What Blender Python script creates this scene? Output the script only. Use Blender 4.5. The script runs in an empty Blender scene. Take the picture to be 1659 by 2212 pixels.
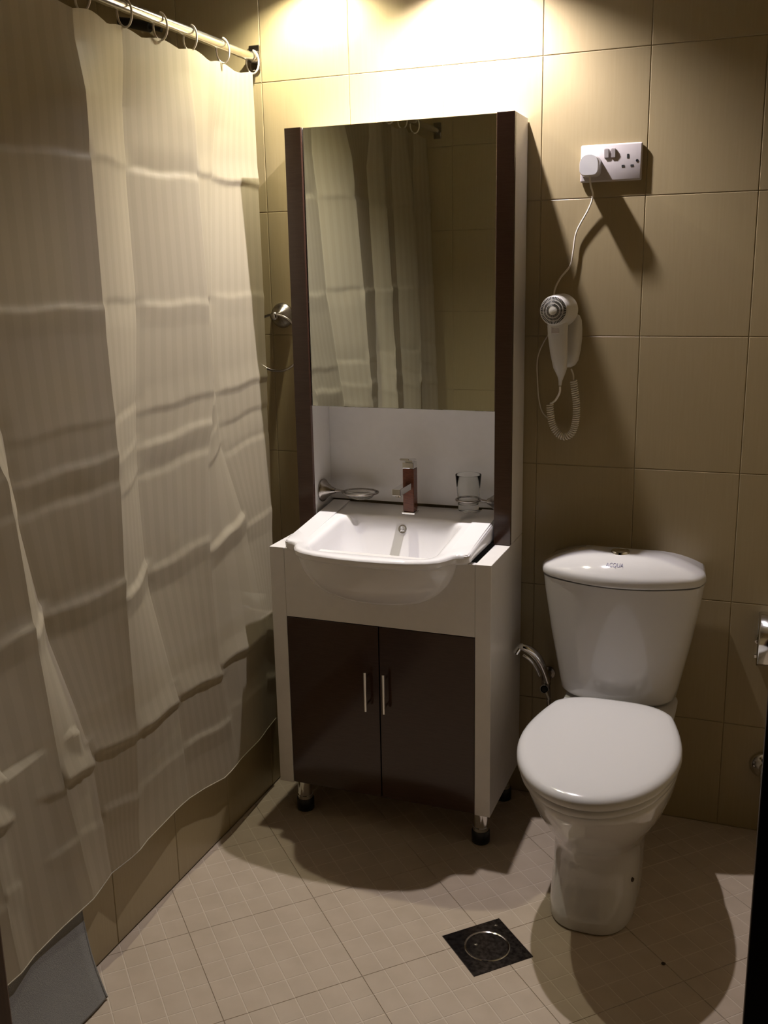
import bpy, bmesh, math, random
from mathutils import Vector, Matrix
random.seed(7)
PI = math.pi
scene = bpy.context.scene
COL = scene.collection

# ------------------------------------------------------------------ camera
CAMP = Vector((0.5582, -2.5508, 1.4580))
YAW, PITCH, ROLL = -0.371198, -0.236314, -0.019335
FPX = 2141.83
fw = Vector((math.sin(YAW)*math.cos(PITCH), math.cos(YAW)*math.cos(PITCH), math.sin(PITCH)))
rt = Vector((math.cos(YAW), -math.sin(YAW), 0)); up = rt.cross(fw)
rt2 = rt*math.cos(ROLL)+up*math.sin(ROLL); up2 = -rt*math.sin(ROLL)+up*math.cos(ROLL)
cam_data = bpy.data.cameras.new('camera'); cam = bpy.data.objects.new('camera', cam_data)
COL.objects.link(cam)
cam_data.sensor_fit = 'VERTICAL'; cam_data.sensor_height = 24.0
cam_data.lens = 24.0*FPX/2212.0; cam_data.clip_start = 0.02
mat3 = Matrix((rt2, up2, -fw)).transposed()
cam.matrix_world = Matrix.Translation(CAMP) @ mat3.to_4x4()
scene.camera = cam

# ------------------------------------------------------------------ world / exposure
w = bpy.data.worlds.new('world'); scene.world = w; w.use_nodes = True
w.node_tree.nodes['Background'].inputs[0].default_value = (0.01, 0.009, 0.008, 1)
w.node_tree.nodes['Background'].inputs[1].default_value = 0.0
vs = scene.view_settings
vs.view_transform = 'Standard'; vs.look = 'None'; vs.gamma = 1.0; vs.use_curve_mapping = False
vs.exposure = 0.17
# two bulbs of the wall lamp above the mirror (built with the lamp below)
BULB_A = (-0.172, -0.146, 2.22); POW_A = 9000; COL_A = (1.0, 0.92, 0.96)
BULB_B = (-0.583, -0.138, 2.25); POW_B = 4700; COL_B = (1.0, 0.93, 0.71)
BULB_R = 0.014; CUP = 0.033       # how far the shade reaches below the bulb's centre

# ------------------------------------------------------------------ materials
def new_mat(name, color, rough=0.5, metal=0.0, **kw):
    m = bpy.data.materials.new(name); m.use_nodes = True
    b = m.node_tree.nodes['Principled BSDF']
    b.inputs['Base Color'].default_value = (*color, 1)
    b.inputs['Roughness'].default_value = rough
    b.inputs['Metallic'].default_value = metal
    for k, v in kw.items():
        b.inputs[k].default_value = v
    return m
def bs(m): return m.node_tree.nodes['Principled BSDF']
def add_noise(m, c1, c2, scale=(20, 20, 20), nscale=1.0, detail=3, bump=0.0, lo=0.35, hi=0.65, coords='Object'):
    nt = m.node_tree; N = nt.nodes; L = nt.links
    tc = N.new('ShaderNodeTexCoord'); mp = N.new('ShaderNodeMapping'); mp.inputs['Scale'].default_value = scale
    nz = N.new('ShaderNodeTexNoise'); nz.inputs['Scale'].default_value = nscale; nz.inputs['Detail'].default_value = detail
    L.new(tc.outputs[coords], mp.inputs[0]); L.new(mp.outputs[0], nz.inputs['Vector'])
    cr = N.new('ShaderNodeValToRGB'); cr.color_ramp.elements[0].position = lo; cr.color_ramp.elements[1].position = hi
    cr.color_ramp.elements[0].color = (*c1, 1); cr.color_ramp.elements[1].color = (*c2, 1)
    L.new(nz.outputs['Fac'], cr.inputs[0]); L.new(cr.outputs[0], bs(m).inputs['Base Color'])
    if bump:
        bp = N.new('ShaderNodeBump'); bp.inputs['Strength'].default_value = bump; bp.inputs['Distance'].default_value = 0.002
        L.new(nz.outputs['Fac'], bp.inputs['Height']); L.new(bp.outputs[0], bs(m).inputs['Normal'])
    return m

TILE = new_mat('wall_tile_glaze', (.345, .277, .155), 0.32)
add_noise(TILE, (.335, .268, .148), (.355, .286, .163), scale=(220, 220, 9), nscale=1.0, detail=4, bump=0.04, lo=.3, hi=.7)
GROUT = new_mat('grout', (.40, .33, .20), 0.8)
FTILE = new_mat('floor_tile_square', (.46, .378, .285), 0.42)
add_noise(FTILE, (.44, .36, .27), (.485, .40, .305), scale=(14, 14, 14), nscale=1.0, detail=5, bump=0.03)
FLINE = new_mat('floor_tile_line', (.55, .47, .37), 0.55)
FGROUT = new_mat('floor_grout', (.33, .265, .195), 0.9)
PLASTER = add_noise(new_mat('ceiling_paint', (.62, .59, .53), 0.9), (.60, .57, .51), (.64, .61, .55), nscale=3)
WHITE_LAM = add_noise(new_mat('white_laminate', (.80, .78, .76), 0.22), (.79, .77, .75), (.81, .79, .77), nscale=2)
BROWN_LAM = add_noise(new_mat('brown_gloss_laminate', (.050, .025, .016), 0.13), (.047, .023, .015), (.055, .028, .018), scale=(8, 8, 120), nscale=3)
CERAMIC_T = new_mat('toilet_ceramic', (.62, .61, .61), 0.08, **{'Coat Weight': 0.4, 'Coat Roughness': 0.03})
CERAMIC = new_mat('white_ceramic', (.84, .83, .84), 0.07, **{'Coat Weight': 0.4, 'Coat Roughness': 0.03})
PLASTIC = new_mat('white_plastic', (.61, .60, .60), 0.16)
DPLASTIC = new_mat('dryer_plastic', (.58, .56, .52), 0.35)
SOCKETM = new_mat('socket_plastic', (.52, .48, .475), 0.3)
CHROME = new_mat('chrome', (.80, .80, .80), 0.08, 1.0)
BRUSHED = add_noise(new_mat('brushed_nickel', (.36, .33, .31), 0.24, 1.0), (.32, .29, .27), (.42, .39, .36), scale=(60, 60, 60), nscale=2)
RODM = new_mat('polished_rod_steel', (.72, .70, .66), 0.2, 1.0)
DARK = new_mat('dark_void', (.006, .006, .006), 0.6)
RUBBER = new_mat('black_plastic', (.008, .008, .009), 0.35)
TAPWOOD = add_noise(new_mat('red_brown_tap_veneer', (.12, .035, .016), 0.25), (.10, .028, .013), (.15, .045, .02), scale=(40, 40, 200), nscale=2)
MIRROR = new_mat('mirror_silver', (.66, .69, .64), 0.012, 1.0)
DRAINM = add_noise(new_mat('worn_drain_steel', (.17, .15, .145), 0.2, 1.0), (.09, .08, .08), (.24, .22, .21), scale=(50, 50, 50), nscale=2)
MATF = add_noise(new_mat('grey_bath_mat', (.19, .185, .17), 0.95), (.17, .168, .158), (.215, .208, .19), scale=(500, 500, 500), nscale=1, bump=0.5)
DOORW = add_noise(new_mat('dark_brown_door_wood', (.10, .05, .028), 0.5), (.08, .04, .022), (.12, .062, .034), scale=(30, 30, 2), nscale=3)
INK = new_mat('blue_grey_print', (.07, .06, .14), 0.4)
CORDM = new_mat('cream_cord', (.76, .71, .62), 0.45)
GLASS = new_mat('clear_glass', (.97, .98, .97), 0.0, **{'Transmission Weight': 1.0, 'IOR': 1.22})
ACRYL = new_mat('white_tub_acrylic', (.78, .76, .73), 0.15)
RINGM = new_mat('cream_ring_plastic', (.78, .73, .64), 0.35)
SHADE = new_mat('black_lamp_shade', (.05, .045, .04), 0.5)
DIRT = new_mat('brown_speck', (.05, .03, .015), 0.8)

def emis(name, c, s):
    m = bpy.data.materials.new(name); m.use_nodes = True; nt = m.node_tree
    nt.nodes.remove(nt.nodes['Principled BSDF'])
    e = nt.nodes.new('ShaderNodeEmission'); e.inputs[0].default_value = (*c, 1); e.inputs[1].default_value = s
    nt.links.new(e.outputs[0], nt.nodes['Material Output'].inputs[0]); return m

# curtain: thin satin-striped polyester, lets some light through
CURT = bpy.data.materials.new('curtain_polyester'); CURT.use_nodes = True
nt = CURT.node_tree; N = nt.nodes; L = nt.links
pb = N['Principled BSDF']
uvn = N.new('ShaderNodeUVMap'); uvn.uv_map = 'UVMap'
sep = N.new('ShaderNodeSeparateXYZ'); L.new(uvn.outputs[0], sep.inputs[0])
mul = N.new('ShaderNodeMath'); mul.operation = 'MULTIPLY'; mul.inputs[1].default_value = 2*PI/0.036
L.new(sep.outputs[0], mul.inputs[0])
sn = N.new('ShaderNodeMath'); sn.operation = 'SINE'; L.new(mul.outputs[0], sn.inputs[0])
cr = N.new('ShaderNodeValToRGB'); cr.color_ramp.elements[0].position = .42; cr.color_ramp.elements[1].position = .58
cr.color_ramp.elements[0].color = (.505, .445, .325, 1); cr.color_ramp.elements[1].color = (.535, .475, .35, 1)
m2 = N.new('ShaderNodeMapRange'); m2.inputs[1].default_value = -1; m2.inputs[2].default_value = 1
L.new(sn.outputs[0], m2.inputs[0]); L.new(m2.outputs[0], cr.inputs[0]); L.new(cr.outputs[0], pb.inputs['Base Color'])
pb.inputs['Roughness'].default_value = 0.42
tr = N.new('ShaderNodeBsdfTranslucent'); L.new(cr.outputs[0], tr.inputs[0])
mx = N.new('ShaderNodeMixShader'); mx.inputs[0].default_value = 0.30
L.new(pb.outputs[0], mx.inputs[1]); L.new(tr.outputs[0], mx.inputs[2])
tp = N.new('ShaderNodeBsdfTransparent'); mx2 = N.new('ShaderNodeMixShader'); mx2.inputs[0].default_value = 0.12
L.new(mx.outputs[0], mx2.inputs[1]); L.new(tp.outputs[0], mx2.inputs[2]); L.new(mx2.outputs[0], N['Material Output'].inputs[0])
nz = N.new('ShaderNodeTexNoise'); nz.inputs['Scale'].default_value = 9; nz.inputs['Detail'].default_value = 4
tc = N.new('ShaderNodeTexCoord'); L.new(tc.outputs['Object'], nz.inputs['Vector'])
bp = N.new('ShaderNodeBump'); bp.inputs['Strength'].default_value = .15; bp.inputs['Distance'].default_value = .004
L.new(nz.outputs['Fac'], bp.inputs['Height']); L.new(bp.outputs[0], pb.inputs['Normal'])

# ------------------------------------------------------------------ helpers
def link(name, bm, mats, parent=None, smooth=False, angle=None):
    me = bpy.data.meshes.new(name)
    bmesh.ops.recalc_face_normals(bm, faces=bm.faces)
    bm.to_mesh(me); bm.free()
    for m in (mats if isinstance(mats, (list, tuple)) else [mats]): me.materials.append(m)
    if smooth:
        me.polygons.foreach_set('use_smooth', [True]*len(me.polygons))
        if angle: me.set_sharp_from_angle(angle=math.radians(angle))
    o = bpy.data.objects.new(name, me); COL.objects.link(o)
    if parent: o.parent = parent
    return o
def empty(name, loc, label=None, cat=None, group=None, kind=None):
    o = bpy.data.objects.new(name, None); COL.objects.link(o); o.location = loc; o.empty_display_size = .05
    if label: o['label'] = label
    if cat: o['category'] = cat
    if group: o['group'] = group
    if kind: o['kind'] = kind
    return o
def tag(o, label=None, cat=None, group=None, kind=None):
    if label: o['label'] = label
    if cat: o['category'] = cat
    if group: o['group'] = group
    if kind: o['kind'] = kind
    return o
class Part:
    """collects shapes in world coordinates, links them relative to the thing's origin"""
    def __init__(s): s.bm = bmesh.new()
    def box(s, a, b, bev=0.0, seg=2):
        x0, y0, z0 = [min(p, q) for p, q in zip(a, b)]; x1, y1, z1 = [max(p, q) for p, q in zip(a, b)]
        t = bmesh.new(); bmesh.ops.create_cube(t, size=1)
        bmesh.ops.scale(t, vec=(x1-x0, y1-y0, z1-z0), verts=t.verts)
        bmesh.ops.translate(t, vec=((x0+x1)/2, (y0+y1)/2, (z0+z1)/2), verts=t.verts)
        if bev: bmesh.ops.bevel(t, geom=t.edges[:], offset=bev, segments=seg, affect='EDGES', profile=.5)
        s.merge(t); return s
    def merge(s, t, M=None):
        if M: bmesh.ops.transform(t, matrix=M, verts=t.verts)
        me = bpy.data.meshes.new('tmp'); t.to_mesh(me); t.free(); s.bm.from_mesh(me); bpy.data.meshes.remove(me)
    def tube(s, pts, r, n=12, cap=True):
        pts = [Vector(p) for p in pts]; rs = r if isinstance(r, (list, tuple)) else [r]*len(pts)
        bm = s.bm; prev = None; rings = []
        for i, p in enumerate(pts):
            t = (pts[min(i+1, len(pts)-1)]-pts[max(i-1, 0)]).normalized()
            if prev is None:
                a = Vector((0, 0, 1)) if abs(t.z) < .9 else Vector((1, 0, 0)); u = t.cross(a).normalized()
            else:
                u = (prev - t*prev.dot(t)).normalized()
            prev = u; v = t.cross(u)
            rings.append([bm.verts.new(p+(u*math.cos(2*PI*k/n)+v*math.sin(2*PI*k/n))*rs[i]) for k in range(n)])
        for A, B in zip(rings, rings[1:]):
            for k in range(n): bm.faces.new((A[k], A[(k+1) % n], B[(k+1) % n], B[k]))
        if cap:
            bm.faces.new(rings[0]); bm.faces.new(rings[-1][::-1])
        return s
    def loop(s, pts, r, n=10):
        pts = [Vector(p) for p in pts]; m = len(pts); bm = s.bm; rings = []
        c = sum(pts, Vector())/m
        nrm = Vector()
        for i in range(m): nrm += (pts[i]-c).cross(pts[(i+1) % m]-c)
        nrm.normalize()
        for i in range(m):
            t = (pts[(i+1) % m]-pts[i-1]).normalized(); u = nrm; v = t.cross(u).normalized()
            rings.append([bm.verts.new(pts[i]+(u*math.cos(2*PI*k/n)+v*math.sin(2*PI*k/n))*r) for k in range(n)])
        for i in range(m):
            A, B = rings[i], rings[(i+1) % m]
            for k in range(n): bm.faces.new((A[k], A[(k+1) % n], B[(k+1) % n], B[k]))
        return s
    def lathe(s, origin, axis, prof, n=32, cap=True):
        """prof: list of (distance along axis, radius)"""
        ax = Vector(axis).normalized(); a = Vector((0, 0, 1)) if abs(ax.z) < .9 else Vector((1, 0, 0))
        u = ax.cross(a).normalized(); v = ax.cross(u); o = Vector(origin); bm = s.bm; rings = []
        for d, r in prof:
            rings.append([bm.verts.new(o+ax*d+(u*math.cos(2*PI*k/n)+v*math.sin(2*PI*k/n))*max(r, 1e-5)) for k in range(n)])
        for A, B in zip(rings, rings[1:]):
            for k in range(n): bm.faces.new((A[k], A[(k+1) % n], B[(k+1) % n], B[k]))
        if cap:
            bm.faces.new(rings[0]); bm.faces.new(rings[-1][::-1])
        return s
    def rings(s, RR, cap0=True, cap1=True):
        bm = s.bm; V = [[bm.verts.new(p) for p in R] for R in RR]; n = len(V[0])
        for A, B in zip(V, V[1:]):
            for k in range(n): bm.faces.new((A[k], A[(k+1) % n], B[(k+1) % n], B[k]))
        if cap0: bm.faces.new(V[0])
        if cap1: bm.faces.new(V[-1][::-1])
        return s
    def build(s, name, mat, parent=None, smooth=False, angle=None):
        if parent is not None:
            off = Vector(parent.location); q = parent.parent
            while q is not None: off += Vector(q.location); q = q.parent
            bmesh.ops.translate(s.bm, vec=-off, verts=s.bm.verts)
        return link(name, s.bm, mat, parent, smooth, angle)

def interp(tab, x):
    if x <= tab[0][0]: return tab[0][1]
    for (a, b), (c, d) in zip(tab, tab[1:]):
        if x <= c: return b+(d-b)*(x-a)/(c-a)
    return tab[-1][1]
def smoothpath(pts, n=8):
    P = [Vector(p) for p in pts]; out = []
    for i in range(len(P)-1):
        p0 = P[max(i-1, 0)]; p1 = P[i]; p2 = P[i+1]; p3 = P[min(i+2, len(P)-1)]
        for k in range(n):
            t = k/n
            out.append(.5*((2*p1)+(p2-p0)*t+(2*p0-5*p1+4*p2-p3)*t*t+(3*p1-p0-3*p2+p3)*t**3))
    out.append(P[-1]); return out

# ------------------------------------------------------------------ room dimensions
XL, XR, YF, ZC = -1.43, 0.80, -1.83, 2.72          # left wall, right wall, front wall, ceiling
TW, TH, ZR0 = 0.2543, 0.333, 0.2952                # tile pitch, first row joint height
JOINT = 0.0013
DX0, DX1, DZ1 = -0.205, 0.574, 2.06                # doorway

# ------------------------------------------------------------------ walls (grout backing + tiles)
mesh_cache = {}
def tile_mesh(w_, h_):
    key = (round(w_, 3), round(h_, 3))
    if key in mesh_cache: return mesh_cache[key]
    bm = bmesh.new(); c = 0.0013; t = 0.006
    # local: x along wall, y = outward (towards room is -y), z up; origin lower left
    def ring(i, y): return [bm.verts.new((i, y, i)), bm.verts.new((w_-i, y, i)), bm.verts.new((w_-i, y, h_-i)), bm.verts.new((i, y, h_-i))]
    A = ring(0, t); B = ring(0, c*.8); C = ring(c, 0)
    for P_, Q_ in ((A, B), (B, C)):
        for k in range(4): bm.faces.new((P_[k], P_[(k+1) % 4], Q_[(k+1) % 4], Q_[k]))
    bm.faces.new(C); bmesh.ops.recalc_face_normals(bm, faces=bm.faces)
    # make sure the face points to -y
    me = bpy.data.meshes.new('tile'); bm.to_mesh(me); bm.free()
    if me.polygons[-1].normal.y > 0: me.flip_normals()
    me.materials.append(TILE); mesh_cache[key] = me; return me
def add_tiles(parent, uvals, zvals, place, rz, holes=()):
    """uvals/zvals: joint positions; place(u) -> x,y of the tile's lower left corner"""
    for a, b in zip(uvals, uvals[1:]):
        for c, d in zip(zvals, zvals[1:]):
            if b-a < .012 or d-c < .012: continue
            pieces = [(a, b, c, d)]
            for (ha, hb, hc, hd) in holes:
                nxt = []
                for (p, q, r_, s_) in pieces:
                    if q <= ha or p >= hb or s_ <= hc or r_ >= hd: nxt.append((p, q, r_, s_)); continue
                    if p < ha-.01: nxt.append((p, ha, r_, s_))
                    if q > hb+.01: nxt.append((hb, q, r_, s_))
                    if s_ > hd+.01: nxt.append((max(p, ha), min(q, hb), hd, s_))
                pieces = nxt
            for (p, q, r_, s_) in pieces:
                o = bpy.data.objects.new('tile', tile_mesh(q-p-JOINT, s_-r_-JOINT)); COL.objects.link(o)
                x, y = place(p+JOINT/2); o.location = (x, y, r_+JOINT/2); o.rotation_euler = (0, 0, rz); o.parent = parent
def joints(a, b, origin, pitch):
    k = math.ceil((a-origin)/pitch-1e-6); out = [a]
    while origin+k*pitch < b-1e-6:
        v = origin+k*pitch
        if v > a+1e-6: out.append(v)
        k += 1
    return out+[b]
zr = joints(0.001, ZC, ZR0, TH)
G = 0.0022
wb = tag(Part().box((XL-.12, G, -.1), (XR+.12, .12, ZC+.06)).build('wall_back', GROUT), kind='structure')
add_tiles(wb, joints(XL, XR, 0.0, TW), zr, lambda u: (u, 0.0), 0)
wl = tag(Part().box((XL-.12, YF-.14, -.1), (XL-G, G, ZC+.06)).build('wall_left', GROUT), kind='structure')
add_tiles(wl, joints(YF, 0.0, -.205, TW), zr, lambda u: (XL, u), PI/2)
wr = tag(Part().box((XR+G, YF-.14, -.1), (XR+.12, G, ZC+.06)).build('wall_right', GROUT), kind='structure')
ur = joints(YF, 0.0, -.13, TW)
add_tiles(wr, [-u for u in ur][::-1], zr, lambda u: (XR, -u), -PI/2)
p = Part()
p.box((XL, YF-.12, -.1), (DX0-.07, YF-G, ZC)); p.box((DX1+.07, YF-.12, -.1), (XR, YF-G, ZC)); p.box((DX0-.07, YF-.12, DZ1+.05), (DX1+.07, YF-G, ZC))
wf = tag(p.build('wall_front', GROUT), kind='structure')
uf = joints(XL, XR, -.715, TW)
add_tiles(wf, [-u for u in uf][::-1], zr, lambda u: (-u, YF), PI, holes=[(-(DX1+.07), -(DX0-.07), -1, DZ1+.05)])
tag(Part().box((XL-.12, YF-.14, ZC), (XR+.12, .12, ZC+.1)).build('ceiling', PLASTER), kind='structure')

# door casing (left jamb glimpsed at the frame's left edge, right jamb black against the light)
p = Part()
p.box((DX0-.07, -1.955, 0.0005), (DX0-.0, -1.80, DZ1+.05), .003)
p.box((DX0-.0, -1.955, DZ1), (DX1+.0, -1.80, DZ1+.05), .003)
p.box((DX1+.004, -1.955, 0.0005), (DX1+.07, -1.80, DZ1+.05), .003)
p.box((DX1-.0035, -1.975, 0.0005), (DX1+.09, -1.9555, DZ1+.05), .001)
tag(p.build('door_1', DOORW, smooth=False), kind='structure')

# ------------------------------------------------------------------ floor
fl = tag(Part().box((XL-.12, YF-.14, -.1), (XR+.12, .12, -.0018)).build('floor', FGROUT), kind='structure')
tag(Part().box((XL-.12, -3.3, -.1), (XR+.12, YF-.14, -.002)).build('floor_hall', FGROUT), kind='structure')
S2 = math.sqrt(.5); FT = 0.303
DC = Vector((0.0595, -0.690)); DH = 0.0745         # floor drain centre, half size (turned 45 degrees)
def floor_tile_bm():
    bm = bmesh.new(); na, nb = 6, 5; g = .0012; lw = .0023; h = .0005
    e = .0005
    z0 = -.006
    def q(vs, mi): f = bm.faces.new([bm.verts.new(v) for v in vs]); f.material_index = mi
    # body top = line colour, with grooves between raised squares
    q([(e, e, -h), (FT-e, e, -h), (FT-e, FT-e, -h), (e, FT-e, -h)], 1)
    for (a, b) in (((e, e), (FT-e, e)), ((FT-e, e), (FT-e, FT-e)), ((FT-e, FT-e), (e, FT-e)), ((e, FT-e), (e, e))):
        q([(*a, z0), (*b, z0), (*b, -h), (*a, -h)], 1)
    pa, pb_ = FT/na, FT/nb
    for i in range(na):
        for j in range(nb):
            x0, x1 = i*pa+(lw/2 if i else e), (i+1)*pa-(lw/2 if i < na-1 else e)
            y0, y1 = j*pb_+(lw/2 if j else e), (j+1)*pb_-(lw/2 if j < nb-1 else e)
            c = .0006
            lo = [(x0, y0), (x1, y0), (x1, y1), (x0, y1)]; hi = [(x0+c, y0+c), (x1-c, y0+c), (x1-c, y1-c), (x0+c, y1-c)]
            q([(*v, 0) for v in hi], 0)
            for k in range(4): q([(*lo[k], -h), (*lo[(k+1) % 4], -h), (*hi[(k+1) % 4], 0), (*hi[k], 0)], 0)
    return bm
bm0 = floor_tile_bm(); ftm = bpy.data.meshes.new('floor_tile'); bm0.to_mesh(ftm); bm0.free(); ftm.materials.append(FTILE); ftm.materials.append(FLINE)
A0, B0 = -1.037, -0.5005                             # joint lines in the turned frame
RX0, RX1, RY0, RY1 = -.7215, XR, YF-.125, 0.0
def clip(bm, co, no):
    bmesh.ops.bisect_plane(bm, geom=bm.verts[:]+bm.edges[:]+bm.faces[:], plane_co=co, plane_no=no, clear_outer=True)
for i in range(-5, 10):
    for j in range(-10, 8):
        a, b = A0+i*FT, B0+j*FT
        # world from (a,b): a=(x+y)/s, b=(y-x)/s
        M = Matrix(((S2, -S2, 0, (a-b)*S2), (S2, S2, 0, (a+b)*S2), (0, 0, 1, 0), (0, 0, 0, 1)))
        cs = [M @ Vector(v) for v in ((0, 0, 0), (FT, 0, 0), (FT, FT, 0), (0, FT, 0))]
        xs = [c.x for c in cs]; ys = [c.y for c in cs]
        if max(xs) < RX0+.01 or min(xs) > RX1-.01 or max(ys) < RY0+.01 or min(ys) > RY1-.01: continue
        inside = min(xs) > RX0 and max(xs) < RX1 and min(ys) > RY0 and max(ys) < RY1
        # drain region in tile-local coordinates
        dl = M.inverted() @ Vector((DC.x, DC.y, 0)); drain = -DH < dl.x < FT+DH and -DH < dl.y < FT+DH
        if inside and not drain:
            o = bpy.data.objects.new('floor_tile', ftm)
        else:
            bm = floor_tile_bm()
            if drain:
                x0, x1, y0, y1 = dl.x-DH, dl.x+DH, dl.y-DH, dl.y+DH
                for co, no in (((x0, 0, 0), (1, 0, 0)), ((x1, 0, 0), (1, 0, 0)), ((0, y0, 0), (0, 1, 0)), ((0, y1, 0), (0, 1, 0))):
                    bmesh.ops.bisect_plane(bm, geom=bm.verts[:]+bm.edges[:]+bm.faces[:], plane_co=co, plane_no=no)
                kill = [f for f in bm.faces if x0+1e-5 < f.calc_center_median().x < x1-1e-5 and y0+1e-5 < f.calc_center_median().y < y1-1e-5]
                bmesh.ops.delete(bm, geom=kill, context='FACES')
            Mi = M.inverted(); R3 = Mi.to_3x3()
            for co, no in (((RX0, 0, 0), (-1, 0, 0)), ((RX1, 0, 0), (1, 0, 0)), ((0, RY0, 0), (0, -1, 0)), ((0, RY1, 0), (0, 1, 0))):
                clip(bm, Mi @ Vector(co), R3 @ Vector(no))
            if not bm.faces: bm.free(); continue
            me = bpy.data.meshes.new('floor_tile'); bm.to_mesh(me); bm.free(); me.materials.append(FTILE); me.materials.append(FLINE)
            o = bpy.data.objects.new('floor_tile', me)
        COL.objects.link(o); o.matrix_world = M; o.parent = fl

# floor drain
dr = empty('floor_drain', (DC.x, DC.y, 0), 'square dark steel floor drain set diagonally between vanity and toilet', 'floor drain')
dr.rotation_euler = (0, 0, PI/4)
p = Part(); h = DH-.001
p.box((-h, -h, -.004), (h, h, .0006), .0004)
o = p.build('frame', DRAINM); o.parent = dr
p = Part(); p.lathe((0, 0, 0), (0, 0, 1), [(.0003, .0), (.0004, .046), (.0012, .0475), (.0018, .0485), (.0018, .050), (.0006, .0512), (.0002, .0512)], 64)
o = p.build('lid_ring', CHROME, smooth=True, angle=40); o.parent = dr
o['label'] = 'shiny round rim of the drain lid'
p = Part(); p.lathe((0, 0, 0), (0, 0, 1), [(.0002, .046), (.0011, .0455), (.0011, .001)], 64)
o = p.build('lid', DRAINM, smooth=True, angle=40); o.parent = dr
for (sx, sy) in ((.0535, .0535), (-.02, .015)):
    p = Part(); p.lathe((sx, sy, 0), (0, 0, 1), [(.0004, .0042), (.0022, .0036), (.0028, .0015)], 16)
    o = p.build('screw', CHROME, smooth=True); o.parent = dr

# ------------------------------------------------------------------ bathtub with tiled apron
CX = -0.7225
cb = tag(Part().box((CX-.085, YF+.001, -.001), (CX-G, -.001, .515)).build('trim_1', GROUT), kind='structure')
uc = joints(YF, 0.0, -.205, .2515)
add_tiles(cb, [-.0]+[], [0], lambda u: (0, 0), 0)
uu = [u for u in uc]
def apron_place(u): return (CX, -u)
# tiles facing +x : rotation +90deg turns local -y (front) to +x ; local x -> +y
for a, b in zip(uu, uu[1:]):
    for c, d in ((0.001, .2952), (.2952, .517)):
        if b-a < .012: continue
        o = bpy.data.objects.new('tile', tile_mesh(b-a-JOINT, d-c-JOINT)); COL.objects.link(o)
        o.location = (CX, a+JOINT/2, c+JOINT/2); o.rotation_euler = (0, 0, PI/2); o.parent = cb
tub = empty('bathtub', (-1.07, -.91, 0), 'white bathtub hidden behind the shower curtain and its tiled front', 'bathtub')
def rrect(cx, cy, hx, hy, r, z, n=8):
    out = []
    for k, (sx, sy) in enumerate(((1, 1), (-1, 1), (-1, -1), (1, -1))):
        for i in range(n+1):
            t = (k+i/n)*PI/2
            out.append((cx+sx*(hx-r)+r*math.cos(t), cy+sy*(hy-r)+r*math.sin(t), z))
    return out
p = Part(); tx, ty = -1.1065, -.915
p.rings([rrect(tx, ty, .295, .905, .02, .40), rrect(tx, ty, .300, .907, .02, .505), rrect(tx, ty, .297, .902, .02, .52), rrect(tx, ty, .245, .82, .14, .521), rrect(tx, ty, .235, .81, .14, .51), rrect(tx, ty, .205, .74, .13, .22), rrect(tx, ty, .15, .66, .1, .16)], cap0=False)
p.build('shell', ACRYL, tub, smooth=True, angle=50)
Part().lathe((tx, ty+.55, .16), (0, 0, 1), [(.0, .03), (.004, .028), (.004, .01)], 24).build('drain', CHROME, tub, smooth=True, angle=40)
p = Part(); p.box((tx-.30, -.03, .0), (tx+.27, -.012, .4)); p.box((tx-.30, YF+.012, .0), (tx+.27, YF+.03, .4)); p.box((tx-.30, -1.5, .0), (tx-.285, -.3, .4))
p.build('support', ACRYL, tub)

# grey mat hanging over the apron, flared at the floor
gm = empty('bath_mat', (-.71, -1.35, 0), 'plain grey bath mat hung over the tub edge under the curtain, reaching the floor', 'bath mat')
prof = [(-.790, .523), (-.76, .5245), (-.728, .5245), (-.7185, .521), (-.7165, .505), (-.716, .40), (-.715, .28), (-.7125, .20), (-.705, .155), (-.682, .085), (-.655, .03), (-.640, .004)]
prof = [(q.x, q.z) for q in smoothpath([(a, 0, b) for a, b in prof], 4)]
bm = bmesh.new(); rows = []
for j in range(21):
    t = j/20; row = []
    for x, z in prof:
        y0 = -1.083-.035*max(0, (.2-z)/.2); y1 = -1.62
        y = y0+(y1-y0)*t
        row.append(bm.verts.new((x+.71+.0015*math.sin(t*23+z*9), y+1.35, z)))
    rows.append(row)
for A, B in zip(rows, rows[1:]):
    for k in range(len(A)-1): bm.faces.new((A[k], A[k+1], B[k+1], B[k]))
o = link('mat_cloth', bm, MATF, gm, smooth=True)
md = o.modifiers.new('solid', 'SOLIDIFY'); md.thickness = .004; md.offset = 0
p = Part(); p.tube([(x+.0008, -1.083-.035*max(0, (.2-z)/.2), z+.001) for x, z in prof], .0032, 8)
p.build('hem', MATF, gm, smooth=True)

# ------------------------------------------------------------------ shower curtain
RODX, RODZ, RODR = -.778, 2.022, .0122
rod = empty('curtain_rod', (RODX, 0, RODZ), 'polished metal shower curtain rod running out from the back wall', 'curtain rod')
Part().tube([(RODX, -.004, RODZ), (RODX, -.9, RODZ), (RODX, YF+.004, RODZ)], RODR, 24).build('pole', RODM, rod, smooth=True, angle=60)
for yy, s in ((0, -1), (YF, 1)):
    Part().box((RODX-.016, yy+s*.0005, RODZ-.032), (RODX+.016, yy+s*.008, RODZ+.032), .0025).build('wall_plate', BRUSHED, rod)
    p = Part()
    p.lathe((RODX, yy+s*.008, RODZ), (0, s, 0), [(0, .0155), (.012, .0150), (.016, .0145), (.022, .0135)], 24)
    p.build('flange', BRUSHED, rod, smooth=True, angle=40)

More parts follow.
